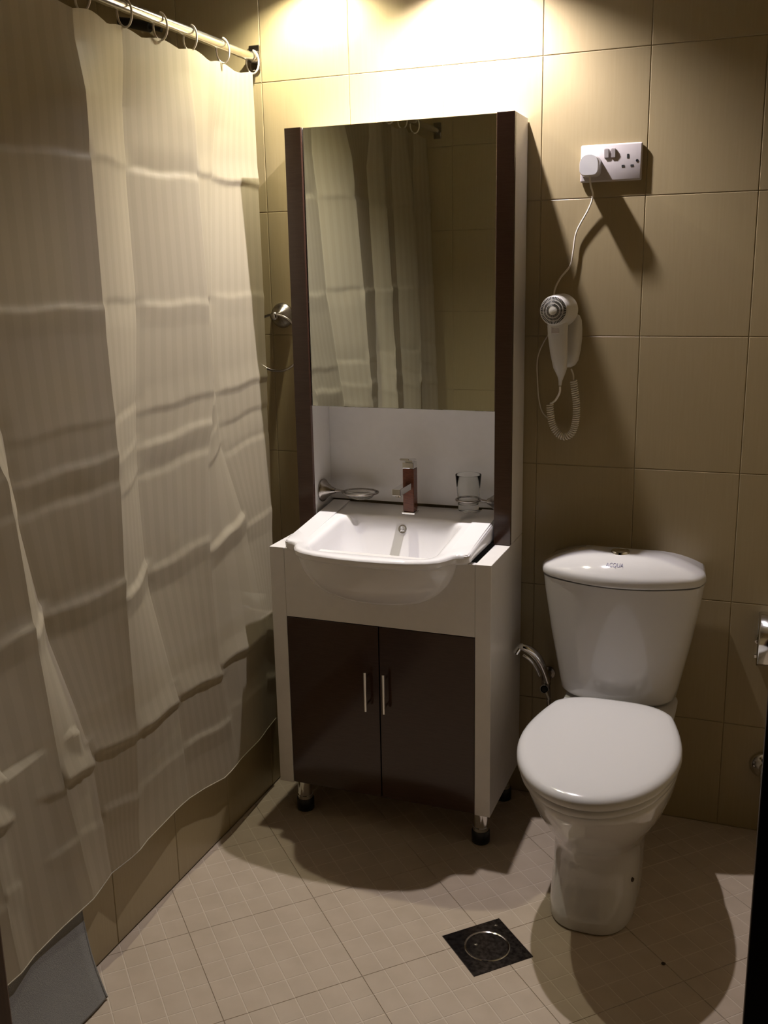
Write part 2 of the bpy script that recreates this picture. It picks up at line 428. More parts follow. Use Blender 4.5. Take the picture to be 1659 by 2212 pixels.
FOLD = [  # x offset, [(z, y)]
 (0.0, [(.216, -.20), (.459, -.17), (.714, -.147), (.948, -.119), (1.139, -.099), (1.403, -.071), (1.815, -.037), (2.02, -.022)]),
 (-.015, [(.225, -.256), (.507, -.231), (.808, -.261), (1.037, -.350), (1.192, -.352), (1.41, -.325), (1.68, -.273), (1.988, -.175)]),
 (.016, [(.21, -.449), (.506, -.506), (.809, -.502), (1.028, -.463), (1.165, -.411), (1.40, -.392), (1.629, -.386), (2.005, -.357)]),
 (-.018, [(.213, -.666), (.502, -.686), (.80, -.725), (1.055, -.713), (1.157, -.693), (1.398, -.643), (1.655, -.629), (2.008, -.591)]),
 (.034, [(.246, -.905), (.503, -.886), (.797, -.877), (1.033, -.848), (1.178, -.839), (1.414, -.832), (1.702, -.813), (1.986, -.793)]),
 (-.040, [(.2, -.985), (.6, -1.02), (1.0, -1.08), (1.4, -1.10), (2.0, -1.10)]),
 (.014, [(.212, -1.064), (.509, -1.119), (.824, -1.138), (1.094, -1.146), (1.183, -1.17), (1.386, -1.185), (1.666, -1.181), (1.902, -1.173)]),
 (-.018, [(.2, -1.22), (1.0, -1.29), (2.0, -1.30)]),
 (.018, [(.172, -1.286), (.443, -1.313), (.777, -1.361), (1.032, -1.398), (1.15, -1.42), (1.399, -1.436), (1.642, -1.433), (1.848, -1.412)]),
 (-.015, [(.2, -1.47), (2.0, -1.54)]),
 (.01, [(.2, -1.60), (2.0, -1.66)]),
]
AMP = [ # amplitude of each ridge as (z -> factor)
 None, None, None, None, None,
 [(.2, 1), (1.0, 1), (1.3, .9), (2, .9)], [(.2, 1.3), (1.05, 1.0), (1.25, .1), (2.0, .05)], None, None, None, None]
CRZ = [1.70, 1.40, 1.175, 1.09, 1.03, .81, .485, .345]
CRA = [.0055, .005, .0045, .004, .0045, .0075, .0085, .003]
def base_x(z):
    return -.776+(1.98-z)/1.46*.068 if z > .52 else -.708+(.52-z)/.33*.004
HEM = [(-1.66, .165), (-1.28, .175), (-1.05, .190), (-.93, .205), (-.89, .217), (-.72, .214), (-.60, .200), (-.50, .182), (-.43, .196), (-.30, .196), (-.20, .213)]
TOPZ = 1.984
NS = 14; NR = 300
cols = []
for k in range(len(FOLD)-1):
    for i in range(NS):
        cols.append((k, i/NS))
cols.append((len(FOLD)-2, 1.0))
ringY = [-.018, -.177, -.325, -.455, -.592, -.728, -.865, -1.0, -1.135, -1.27, -1.405, -1.54]
def fold_off(k, z):
    f = interp(AMP[k], z) if AMP[k] else 1.0
    o = FOLD[k][0]*f
    low = max(0, min(1, (z-.5)/.25))
    if o < 0: o *= low
    else: o *= .6+.4*max(0, min(1, (z-.25)/.5))
    g = max(.5, min(1, (2.02-z)/.2))                # flatter right under the rod
    return o*g
def curtain_point(c, v):
    """c = (ridge index, t), v = 0 top .. 1 hem"""
    k, t = c
    zt = TOPZ
    y2 = interp(FOLD[k][1], .2)*(1-t)+interp(FOLD[k+1][1], .2)*t
    zh = interp(HEM, y2)
    z = zt+(zh-zt)*v
    ya, yb = interp(FOLD[k][1], z), interp(FOLD[k+1][1], z)
    y = ya*(1-t)+yb*t
    # scalloped top between rings
    d = min(abs(y-r) for r in ringY)
    if v < .1:
        z -= .011*min(1, d/.065)**1.5*(1-v/.1)
    xa, xb = fold_off(k, z), fold_off(k+1, z)
    x = base_x(z)+xa*(1-t)+xb*t
    x += .0035*math.sin(PI*t)*(1 if k % 2 else -.6)*min(1, (z-.1)/.8)
    for j, (cz, ca) in enumerate(zip(CRZ, CRA)):
        tilt = [0, .0, -.02, -.03, -.03, -.03, .02, .02][j]
        zz = cz + tilt*(t-.5) + .006*math.sin(k*2.1+j) + .003*math.sin(y*40+j)
        dz_ = z-zz; up_, dn_ = (.055, .014) if (j % 2 == 0) else (.016, .05)
        if -dn_ < dz_ < up_:
            f = (1-dz_/up_)**1.6 if dz_ > 0 else (1+dz_/dn_)
            sc = (.35+.9*abs(math.sin(k*1.7+j*2.3+1)))*(.75+.25*math.sin(t*PI))
            if z > .9 and math.sin(k*2.9+j*1.3) < -.3: sc *= -.6
            x += (abs(ca) if z < .55 else ca)*f*sc
    x += .0012*math.sin(y*61+z*13)*math.sin(z*17+y*5)*min(1, max(0, (1.5-z)))*min(1, max(.15, (z-.2)))
    if z < .53: x = max(x, -.7085)
    if z < .57 and y < -1.04: x = max(x, -.700)
    if z > 1.9: x = max(min(x, -.745), -.80)
    return Vector((x, y, z))
bm = bmesh.new(); uvl = bm.loops.layers.uv.new('UVMap'); grid = []; ucoord = []
acc = 0; prev = None
for c in cols:
    m = curtain_point(c, .35)
    if prev: acc += (m-prev).length
    prev = m; ucoord.append(acc)
    grid.append([bm.verts.new(curtain_point(c, r/NR)) for r in range(NR+1)])
for i in range(len(cols)-1):
    for r in range(NR):
        f = bm.faces.new((grid[i][r], grid[i][r+1], grid[i+1][r+1], grid[i+1][r]))
        for lp, (ci, ri) in zip(f.loops, ((i, r), (i, r+1), (i+1, r+1), (i+1, r))): lp[uvl].uv = (ucoord[ci], ri/NR)
cur = empty('shower_curtain', (RODX, 0, 0), 'creased cream striped polyester shower curtain hanging along the tub', 'shower curtain')
bmesh.ops.translate(bm, vec=(-RODX, 0, 0), verts=bm.verts)
for i, c in enumerate(cols):
    if c[1] == 0.0 and i:
        for a_, b_ in zip(grid[i], grid[i][1:]):
            e_ = bm.edges.get((a_, b_))
            if e_: e_.smooth = False
link('cloth', bm, CURT, cur, smooth=True)
p = Part()
p.tube([curtain_point(c, 1.0)+Vector((0, 0, .001)) for c in cols[::2]], .0016, 6)
p.build('bottom_hem', CURT, cur, smooth=True)
# white rings
ORD = ['nearest the back wall, beside the rod flange', 'second from the back wall on the metal rod', 'third from the back wall on the metal rod', 'fourth from the back wall, just before the black bar', 'on the rod left of the black bar', 'at the rod where it meets the top edge of the photo'] + ['%s on the rod, past the top edge of the photo' % q for q in ('seventh', 'eighth', 'ninth', 'tenth', 'eleventh', 'twelfth')]
for i, yy in enumerate(ringY):
    p = Part(); pts = []
    sway = .006*math.sin(i*2.2)
    for k in range(19):
        a = math.radians(-215+k*16.5)
        pts.append((RODX+.0+.0185*math.cos(a), yy+sway*(1-math.sin(a))*.5, RODZ-.012+.029*math.sin(a)))
    p.tube(pts, .0024, 8)
    rg = p.build('curtain_ring', RINGM, smooth=True)
    rg['label'] = ('cream curtain ring %s' % ORD[i]); rg['category'] = 'curtain ring'; rg['group'] = 'rings of the shower curtain'

# black hand shower handle behind the rod
hs = empty('hand_shower', (-1.05, -.02, 2.10), 'black bar on the back wall glimpsed above the curtain behind the rod', 'shower fitting')
Part().tube([(-1.13, -.10, 2.128), (-1.09, -.10, 2.119), (-1.035, -.10, 2.104)], [.011, .013, .013], 16).build('handle', RUBBER, hs, smooth=True, angle=50)
Part().tube([(-1.035, -.10, 2.104), (-1.00, -.10, 2.094)], [.006, .006], 12).build('joint', RUBBER, hs, smooth=True, angle=50)
Part().tube([(-1.05, -.001, 2.09), (-1.05, -.06, 2.095), (-1.05, -.095, 2.105)], [.016, .008, .008], 16).build('bracket', CHROME, hs, smooth=True, angle=50)

# ------------------------------------------------------------------ vanity base cabinet
VX0, VX1, VY, VZ0, VZ1 = -.6345, -.0345, -.321, .092, .767
van = empty('vanity_cabinet', (-.334, -.16, 0), 'white bathroom vanity cabinet with two dark brown doors, standing on four metal legs', 'cabinet')
for a, b in ((VX0, VX0+.0415), (VX1-.0405, VX1)):
    Part().box((a, VY, VZ0), (b, -.004, VZ1), .0008, 1).build('side_panel', WHITE_LAM, van)
Part().box((VX0+.042, VY+.0005, .5785), (VX1-.041, VY+.018, VZ1-.001), .0006, 1).build('apron_panel', WHITE_LAM, van)
Part().box((VX0+.042, VY+.022, VZ0+.005), (VX1-.041, -.006, VZ0+.021)).build('bottom_panel', WHITE_LAM, van)
Part().box((VX0+.042, -.014, VZ0+.022), (VX1-.041, -.006, VZ1-.03)).build('back_panel', WHITE_LAM, van)
for a, b, hx in ((VX0+.0425, -.3335, -.3625), (-.3305, VX1-.0415, -.3115)):
    d = Part().box((a, VY+.0005, VZ0+.003), (b, VY+.018, .5765), .0008, 1).build('door', BROWN_LAM, van)
    p = Part(); p.tube([(hx, VY-.024, .350), (hx, VY-.024, .458)], .0045, 14)
    for zz in (.366, .442): p.tube([(hx, VY+.001, zz), (hx, VY-.022, zz)], .0032, 10)
    h = p.build('handle', CHROME, d, smooth=True, angle=50); h['label'] = 'slim chrome bar handle'
for lx, ly in ((-.575, -.289), (-.067, -.289), (-.575, -.055), (-.067, -.055)):
    lg = Part().lathe((lx, ly, .036), (0, 0, 1), [(0, .0215), (.010, .0215), (.011, .0195), (.0555, .0195)], 28).build('leg', CHROME, van, smooth=True, angle=40)
    f = Part().lathe((lx, ly, .0005), (0, 0, 1), [(0, .0225), (.002, .024), (.033, .024), (.0355, .0225)], 28).build('foot', RUBBER, lg, smooth=True, angle=40)

# ------------------------------------------------------------------ tall mirror unit
MX0, MX1, MY, MZ0, MZ1 = -.6345, -.0345, -.136, .7685, 1.821
mu = empty('mirror_cabinet', (-.334, -.07, MZ0), 'tall white mirror cabinet with dark brown upright strips, standing on the vanity', 'mirror cabinet')
for a, b, ci in ((MX0, MX0+.0455, 1), (MX1-.0435, MX1, -1)):
    sp = Part().box((a, MY+.0127, MZ0), (b, -.003, MZ1), .0006, 1).build('side_panel', WHITE_LAM, mu)
    Part().box((a, MY, MZ0), (b, MY+.0125, MZ1), .0006, 1).build('brown_strip', BROWN_LAM, mu)['label'] = 'glossy dark brown upright front strip'
Part().box((MX0+.046, -.120, 1.115), (MX1-.044, -.006, MZ1-.0008)).build('case', WHITE_LAM, mu)
Part().box((MX0+.0475, -.1275, 1.113), (MX1-.0455, -.1215, MZ1-.001), .001, 1).build('mirror_glass', MIRROR, mu)['label'] = 'plain silvered mirror pane reflecting the curtain'
Part().box((MX0+.046, -.016, .835), (MX1-.044, -.006, 1.1145)).build('back_panel', WHITE_LAM, mu)

# ------------------------------------------------------------------ wash basin
BCX = -.334
def btop(y): return interp([(-.45, .790), (-.34, .794), (-.14, .816), (-.05, .825), (-.02, .831)], y)
outer = [(.2495, -.018), (.2505, -.318), (.247, -.334), (.237, -.3415), (.222, -.3445), (.211, -.352), (.203, -.372), (.190, -.394), (.165, -.412), (.12, -.427), (.06, -.436), (0, -.439)]
outer_full = outer+[(-x, y) for x, y in outer[-2::-1]]
inner_c = (0, -.244)
def poly_radius(poly, ang, c):
    dx, dy = math.cos(ang), math.sin(ang); best = None
    n = len(poly)
    for i in range(n):
        (x1, y1), (x2, y2) = poly[i], poly[(i+1) % n]
        x1 -= c[0]; y1 -= c[1]; x2 -= c[0]; y2 -= c[1]
        ex, ey = x2-x1, y2-y1; den = dx*ey-dy*ex
        if abs(den) < 1e-12: continue
        t = (x1*ey-y1*ex)/den; s = (x1*dy-y1*dx)/den
        if t > 0 and -1e-6 <= s <= 1+1e-6: best = t if best is None else max(best, t)
    return best
def rr2(hx, y0, y1, r, n=6):
    out = []; cy = (y0+y1)/2; hy = abs(y0-y1)/2
    for k, (sx, sy) in enumerate(((1, 1), (-1, 1), (-1, -1), (1, -1))):
        for i in range(n+1):
            t = (k+i/n)*PI/2; out.append((sx*(hx-r)+r*math.cos(t), cy+sy*(hy-r)+r*math.sin(t)))
    return out
innerp = rr2(.168, -.115, -.392, .045)
NB = 288
angs = [2*PI*k/NB for k in range(NB)]
Ro = [poly_radius(outer_full, a, inner_c) for a in angs]
Ri = [poly_radius(innerp, a, inner_c) for a in angs]
bas = empty('wash_basin', (BCX, -.2, VZ1), 'white rectangular ceramic wash basin with a bowed front, set on the vanity', 'basin')
def bring(rad, zf):
    out = []
    for a, r in zip(angs, rad):
        x, y = r*math.cos(a), inner_c[1]+r*math.sin(a)
        out.append((BCX+x, y, zf(x, y)))
    return out
RR = [bring([r-.03 for r in Ro], lambda x, y: .7685), bring([r-.006 for r in Ro], lambda x, y: .7685),
      bring([r-.001 for r in Ro], lambda x, y: .774), bring(Ro, lambda x, y: .785), bring(Ro, lambda x, y: btop(y)-.009),
      bring([r-.0015 for r in Ro], lambda x, y: btop(y)-.005), bring([r-.004 for r in Ro], lambda x, y: btop(y)-.002), bring([r-.009 for r in Ro], lambda x, y: btop(y))]
RR += [bring([r*.5+q*.5 for r, q in zip(Ro, Ri)], lambda x, y: btop(y)-.0005)]
RR += [bring([r+.012 for r in Ri], lambda x, y: btop(y)-.001), bring([r+.005 for r in Ri], lambda x, y: btop(y)-.0025), bring([r for r in Ri], lambda x, y: btop(y)-.007),
       bring([r-.004 for r in Ri], lambda x, y: btop(y)-.014)]
for hx, ya, yb, rr_, zz in ((.161, -.126, -.386, .045, .772), (.155, -.138, -.381, .05, .745), (.147, -.153, -.373, .055, .715), (.136, -.170, -.363, .06, .690), (.118, -.188, -.348, .065, .672), (.08, -.206, -.315, .05, .662), (.03, -.225, -.275, .02, .658)):
    q_ = rr2(hx, ya, yb, rr_); RR += [bring([poly_radius(q_, a, inner_c) for a in angs], lambda x, y, zz=zz: zz)]
p = Part(); p.rings(RR, cap0=False, cap1=True)
# raised flat shoulders left and right of the bowl
p.build('basin_body', CERAMIC, bas, smooth=True, angle=60)
for s in (-1, 1):
    p = Part()
    x0, x1 = BCX+s*.190, BCX+s*.2475
    t = bmesh.new(); bmesh.ops.create_cube(t, size=1)
    for v in t.verts:
        fx = v.co.x+.5; fy = v.co.y+.5
        x = x0+(x1-x0)*fx; y = -.340+(.320)*fy
        v.co = Vector((x, y, btop(y)+((.0022 if fy > .5 else -.0012) if v.co.z > 0 else -.008)))
    bmesh.ops.recalc_face_normals(t, faces=t.faces)
    bmesh.ops.bevel(t, geom=t.edges[:], offset=.0040, segments=3, affect='EDGES')
    p.merge(t)
    p.build('shoulder', CERAMIC, bas, smooth=True, angle=60)
# belly bulging through the apron
bm = bmesh.new(); rows = []
for j in range(25):
    b = (j/24)*PI/2
    row = []
    for i in range(49):
        a = PI*i/48
        cb_, sb = math.cos(b), math.sin(b)
        ex = cb_**.62; ey = cb_**.75
        row.append(bm.verts.new((BCX+.212*math.cos(a)*ex, -.312-.114*math.sin(a)**.8*ey, .772-.128*sb**1.15)))
    rows.append(row)
for A, B in zip(rows, rows[1:]):
    for k in range(48): bm.faces.new((A[k], A[k+1], B[k+1], B[k]))
bmesh.ops.remove_doubles(bm, verts=bm.verts, dist=1e-5)
bmesh.ops.translate(bm, vec=(-BCX, .2, -VZ1), verts=bm.verts)
link('belly', bm, CERAMIC, bas, smooth=True)
# overflow ring on the bowl's back wall
oy, oz = -.1225, .786
p = Part(); p.lathe((BCX-.0, oy+.004, oz), (0, -1, .25), [(0, .0115), (.004, .0125), (.006, .0115), (.006, .0085), (.003, .008)], 32, cap=False)
p.build('overflow_ring', CHROME, bas, smooth=True, angle=40)
Part().lathe((BCX, oy+.002, oz-.0005), (0, -1, .25), [(0, .008), (.002, .008)], 24).build('overflow_hole', DARK, bas)
p = Part()
for k in range(3):
    a = PI/2+k*2*PI/3+.2
    p.tube([(BCX, oy-.0035, oz+.0008), (BCX+.0085*math.cos(a), oy-.0035, oz+.0008+.0085*math.sin(a))], .0013, 6)
p.build('overflow_spokes', CHROME, bas)
Part().lathe((BCX, -.25, .6585), (0, 0, 1), [(0, .03), (.003, .031), (.004, .026), (.002, .022), (.004, .018), (.005, .004)], 32).build('waste', CHROME, bas, smooth=True, angle=40)

# ------------------------------------------------------------------ mixer tap
TX, TY = -.327, -.078; TZ = btop(TY)+.0005
tap = empty('basin_tap', (TX, TY, TZ), 'square mixer tap with red-brown column and chrome spout, on the basin deck', 'tap')
Part().box((TX-.0185, TY-.0185, TZ-.002), (TX+.0185, TY+.0185, TZ+.005), .0015).build('base_plate', CHROME, tap)
Part().box((TX-.0155, TY-.0155, TZ+.0055), (TX+.0155, TY+.0155, TZ+.124), .0015).build('column', TAPWOOD, tap)
Part().box((TX-.0158, TY-.0158, TZ+.1245), (TX+.0158, TY+.0158, TZ+.141), .0015).build('collar', CHROME, tap)
sp = Part().box((TX-.0115, TY-.0157, TZ+.069), (TX+.0115, TY-.108, TZ+.087), .0012).build('spout', CHROME, tap)
Part().lathe((TX, TY-.092, TZ+.070), (0, 0, -1), [(0, .008), (.006, .008), (.006, .006), (.003, .006)], 20).build('aerator', CHROME, sp, smooth=True, angle=40)
t = bmesh.new(); bmesh.ops.create_cube(t, size=1); bmesh.ops.scale(t, vec=(.027, .062, .0055), verts=t.verts)
bmesh.ops.bevel(t, geom=t.edges[:], offset=.0018, segments=2, affect='EDGES')
p = Part(); p.merge(t, Matrix.Translation((TX-.0005, TY-.012, TZ+.1495)) @ Matrix.Rotation(math.radians(-9), 4, 'X'))
p.box((TX-.010, TY-.009, TZ+.140), (TX+.010, TY+.013, TZ+.149))
p.build('lever', CHROME, tap)

# ------------------------------------------------------------------ soap dish on the left cheek
CHL, CHR = MX0+.0455, MX1-.0435
SZ, SY = .870, -.078
sd = empty('soap_dish', (CHL, SY, SZ), 'oval wire soap dish with a brushed cone mount on the left upright', 'soap dish')
Part().lathe((CHL+.0005, SY, SZ), (1, 0, 0), [(0, .0315), (.003, .0325), (.006, .031), (.010, .026), (.018, .019), (.028, .012), (.036, .0085), (.040, .007)], 36).build('mount', BRUSHED, sd, smooth=True, angle=50)
cxs = CHL+.118; cys = SY-.006; ax_, ay_ = .050, .044
el = [(cxs+ax_*math.cos(t), cys+ay_*math.sin(t), SZ+.002) for t in [2*PI*k/48 for k in range(48)]]
p = Part(); p.loop(el, .0027, 8); p.tube([(CHL+.038, SY, SZ), (CHL+.052, SY, SZ+.001), (cxs-ax_, cys, SZ+.002)], [.006, .004, .0035], 12)
p.build('wire_frame', BRUSHED, sd, smooth=True, angle=50)
p = Part(); R_ = []
for f, dz in ((1.0, .0035), (.95, .002), (.88, -.003), (.74, -.011), (.5, -.015), (.15, -.016), (.15, -.013), (.5, -.0115), (.72, -.0075), (.85, 0), (.9, .0045)):
    R_.append([(cxs+(ax_-.003)*f*math.cos(2*PI*k/48), cys+(ay_-.003)*f*math.sin(2*PI*k/48), SZ+dz) for k in range(48)])
dish = p.rings(R_).build('dish', GLASS, sd, smooth=True)
dish['label'] = 'clear glass insert of the soap dish'

# ------------------------------------------------------------------ tumbler and its holder on the right cheek
GX, GY, GZ = -.165, -.072, .8685
th = empty('tumbler_holder', (CHR, GY, GZ), 'brushed metal ring holder with a cone mount on the right upright', 'tumbler holder')
Part().lathe((CHR-.0005, GY, GZ-.002), (-1, 0, 0), [(0, .0315), (.003, .0325), (.006, .031), (.010, .025), (.018, .018), (.027, .011), (.034, .0075)], 36).build('mount', BRUSHED, th, smooth=True, angle=50)
rg_ = [(GX+.0325*math.cos(2*PI*k/40), GY+.0325*math.sin(2*PI*k/40), GZ) for k in range(40)]
Part().loop(rg_, .0028, 8).tube([(CHR-.033, GY, GZ-.002), (GX+.033, GY, GZ)], .0038, 12).build('ring', BRUSHED, th, smooth=True, angle=50)
tm = Part().lathe((GX, GY, .838), (0, 0, 1), [(0, .001), (0, .0255), (.003, .0275), (.034, .0285), (.036, .0290), (.060, .0310), (.0975, .0345), (.0985, .0340), (.0975, .0328), (.060, .0288), (.022, .0262), (.018, .024), (.017, .001)], 48).build('glass_tumbler', GLASS, smooth=True)
tag(tm, 'clear glass tumbler standing in the ring holder beside the tap', 'glass')

# ------------------------------------------------------------------ towel ring on the back wall left of the mirror
tr_ = empty('towel_ring', (-.728, 0, 1.348), 'brushed metal towel ring on the back wall between curtain and mirror', 'towel ring')
Part().lathe((-.728, -.0005, 1.348), (0, -1, 0), [(0, .034), (.003, .035), (.008, .033), (.014, .026), (.022, .018), (.032, .011), (.043, .0085), (.046, .011), (.052, .0125), (.058, .011), (.061, .006)], 40).build('mount', BRUSHED, tr_, smooth=True, angle=50)
cr_ = [(-.728+.078*math.sin(2*PI*k/64), -.052-.004*math.cos(2*PI*k/64), 1.2745+.078*math.cos(2*PI*k/64)) for k in range(64)]
Part().loop(cr_, .0036, 10).build('ring', BRUSHED, tr_, smooth=True)

# ------------------------------------------------------------------ double socket
sk = empty('double_socket', (.171, 0, 1.706), 'white double wall socket with two rocker switches, right of the mirror', 'socket')
Part().box((.098, -.0005, 1.663), (.244, -.0095, 1.749), .004, 3).build('face_plate', SOCKETM, sk, smooth=True, angle=50)
for sx in (.1605, .1765):
    t = bmesh.new(); bmesh.ops.create_cube(t, size=1); bmesh.ops.scale(t, vec=(.012, .006, .022), verts=t.verts)
    bmesh.ops.bevel(t, geom=t.edges[:], offset=.0015, segments=2, affect='EDGES')
    p = Part(); p.merge(t, Matrix.Translation((sx, -.0105, 1.7275)) @ Matrix.Rotation(math.radians(8), 4, 'X'))
    p.build('switch', SOCKETM, sk, smooth=True, angle=50)
p = Part()
p.box((.2085, -.0094, 1.7145), (.2130, -.0102, 1.7235)); p.box((.1965, -.0094, 1.6945), (.2035, -.0102, 1.6990)); p.box((.2175, -.0094, 1.6945), (.2245, -.0102, 1.6990))
p.build('pin_holes', DARK, sk)
Part().lathe((.2325, -.009, 1.7075), (0, -1, 0), [(0, .0033), (.0014, .003)], 16).build('screw', RUBBER, sk, smooth=True, angle=40)

# ------------------------------------------------------------------ hair dryer, its wall cradle, cord and plug
ho = empty('hair_dryer_cradle', (.10, 0, 1.28), 'white wall cradle with a plug and thin cord, holding the hair dryer', 'dryer holder')
pl = Part(); pr = []
for d, s in ((-.0096, 1.0), (-.018, 1.0), (-.030, .96), (-.042, .93), (-.046, .88)):
    R_ = []
    for k in range(40):
        a = 2*PI*k/40; x = .0245*math.copysign(abs(math.cos(a))**(.9 if math.sin(a) > 0 else .5), math.cos(a)); z = .0265*math.copysign(abs(math.sin(a))**(.9 if math.sin(a) > 0 else .5), math.sin(a))
        R_.append((.1245+x*s, d, 1.7005+z*s))
    pr.append(R_)
pl.rings(pr).build('plug', PLASTIC, ho, smooth=True, angle=40)['label'] = 'white three-pin plug with a rounded top'
cord = smoothpath([(.1245, -.028, 1.676), (.127, -.026, 1.655), (.131, -.014, 1.632), (.122, -.010, 1.603), (.093, -.008, 1.549), (.086, -.008, 1.505), (.079, -.008, 1.468), (.055, -.010, 1.437), (.042, -.014, 1.405), (.045, -.02, 1.37)])
Part().tube(cord, .0022, 8).build('power_cord', CORDM, ho, smooth=True)
# cradle shell
p = Part(); R_ = []
for z, xc, hx, hy in ((1.352, .088, .012, .008), (1.347, .088, .022, .016), (1.335, .088, .027, .024), (1.315, .088, .029, .029), (1.29, .088, .029, .031), (1.26, .087, .027, .029), (1.235, .085, .024, .025), (1.224, .083, .019, .018), (1.219, .082, .011, .01)):
    R_.append([(xc+hx*math.copysign(abs(math.cos(a))**.7, math.cos(a)), -.034+.0335*0-hy*math.copysign(abs(math.sin(a))**.7, math.sin(a)), z) for a in [2*PI*k/32 for k in range(32)]])
p.rings(R_).build('cradle', DPLASTIC, ho, smooth=True, angle=60)

hd = empty('hair_dryer', (.066, -.12, 1.36), 'white hair dryer with round vented back, hanging nozzle-in on the wall', 'hair dryer')
HC = Vector((.0655, -.128, 1.363)); HA = Vector((.16, 1.0, -.03)).normalized()
p = Part(); p.lathe(HC, HA, [(-.002, .030), (.0, .0350), (.004, .0362), (.015, .0375), (.035, .0395), (.055, .0400), (.062, .0385), (.068, .036)], 48)
p.build('barrel', DPLASTIC, hd, smooth=True, angle=50)
# vented rear grille
GP = [(.0, -.0115), (.006, -.0112), (.014, -.0100), (.024, -.0078), (.030, -.0060), (.0345, -.0040), (.0355, -.001)]
gr = Part(); gr.lathe(HC, HA, [(d, r) for r, d in GP[::-1]], 64)
grille = gr.build('grille', DPLASTIC, hd, smooth=True)
u_ = HA.cross(Vector((0, 0, 1))).normalized(); v_ = u_.cross(HA).normalized()
p = Part(); bmv = p.bm
for r0, r1, n in ((.0262, .0322, 48), (.0190, .0238, 44), (.0110, .0165, 36)):
    for k in range(n):
        a = 2*PI*k/n; da = 2*PI/n*.26
        def P_(r, ang, e): return HC+HA*(interp(GP, r)-e)+(u_*math.cos(ang)+v_*math.sin(ang))*r
        f_ = [bmv.verts.new(P_(r, g, .0006)) for r, g in ((r0, a-da), (r1, a-da), (r1, a+da), (r0, a+da))]
        b_ = [bmv.verts.new(P_(r, g, -.001)) for r, g in ((r0, a-da), (r1, a-da), (r1, a+da), (r0, a+da))]
        bmv.faces.new(f_)
        for q in range(4): bmv.faces.new((f_[q], b_[q], b_[(q+1) % 4], f_[(q+1) % 4]))
vt = p.build('vent_slots', DARK, grille); vt['kind'] = 'stuff'; vt['label'] = 'rings of dark vent slots'
Part().lathe(HC+HA*(-.0112), HA, [(.0004, .001), (-.0002, .0022), (.0002, .003), (.0009, .0034)], 20).build('hub', DPLASTIC, grille, smooth=True)
# handle
p = Part(); R_ = []
for z, x, y, hx, hy in ((1.345, .070, -.108, .022, .018), (1.325, .070, -.104, .0245, .020), (1.30, .070, -.100, .0235, .019), (1.26, .0725, -.095, .021, .017), (1.232, .0745, -.090, .018, .0145), (1.221, .0755, -.088, .0165, .013), (1.212, .0765, -.087, .013, .010), (1.199, .077, -.086, .0075, .007), (1.189, .076, -.085, .0045, .0045), (1.178, .0755, -.085, .0035, .0035)):
    R_.append([(x+hx*math.copysign(abs(math.cos(a))**.75, math.cos(a)), y-hy*math.copysign(abs(math.sin(a))**.75, math.sin(a)), z) for a in [2*PI*k/32 for k in range(32)]])
hn = p.rings(R_).build('grip', DPLASTIC, hd, smooth=True, angle=60)
sw = Part().box((.0575, -.1175, 1.307), (.0775, -.123, 1.323), .0015).build('slide_switch', SOCKETM, hn)
sw['label'] = 'small greyish slide switch'
# tail of the cord and coiled lead
Part().tube(smoothpath([(.0755, -.085, 1.176), (.074, -.080, 1.160), (.062, -.065, 1.140), (.050, -.045, 1.130), (.042, -.035, 1.126)]), .0026, 8).build('tail_cord', CORDM, hd, smooth=True)
axis = smoothpath([(.040, -.032, 1.124), (.042, -.032, 1.10), (.049, -.032, 1.068), (.066, -.032, 1.045), (.084, -.032, 1.041), (.100, -.032, 1.055), (.108, -.032, 1.090), (.107, -.030, 1.13), (.102, -.028, 1.16), (.098, -.026, 1.185)], 12)
Ls = [0]
for a, b in zip(axis, axis[1:]): Ls.append(Ls[-1]+(b-a).length)
tot = Ls[-1]; turns = 46; M_ = turns*12; coil = []
for i in range(M_+1):
    s = tot*i/M_
    j = max(k for k in range(len(Ls)) if Ls[k] <= s+1e-9); j = min(j, len(axis)-2)
    f = (s-Ls[j])/(Ls[j+1]-Ls[j]); c = axis[j].lerp(axis[j+1], f)
    t = (axis[j+1]-axis[j]).normalized(); n1 = Vector((0, 1, 0)); n2 = t.cross(n1).normalized()
    a = 2*PI*turns*i/M_; coil.append(c+(n1*math.cos(a)+n2*math.sin(a))*.0078)
Part().tube(coil, .0019, 6).build('coiled_cord', CORDM, hd, smooth=True)
Part().tube(smoothpath([(.098, -.026, 1.185), (.096, -.022, 1.20), (.090, -.02, 1.213)]), .002, 8).build('upper_cord', CORDM, hd, smooth=True)
Part().tube(smoothpath([(.040, -.012, 1.315), (.015, -.008, 1.277), (.000, -.006, 1.235), (.001, -.006, 1.18), (.006, -.006, 1.13), (.016, -.010, 1.100), (.034, -.022, 1.085)]), .0016, 8).build('loose_cord', CORDM, hd, smooth=True)

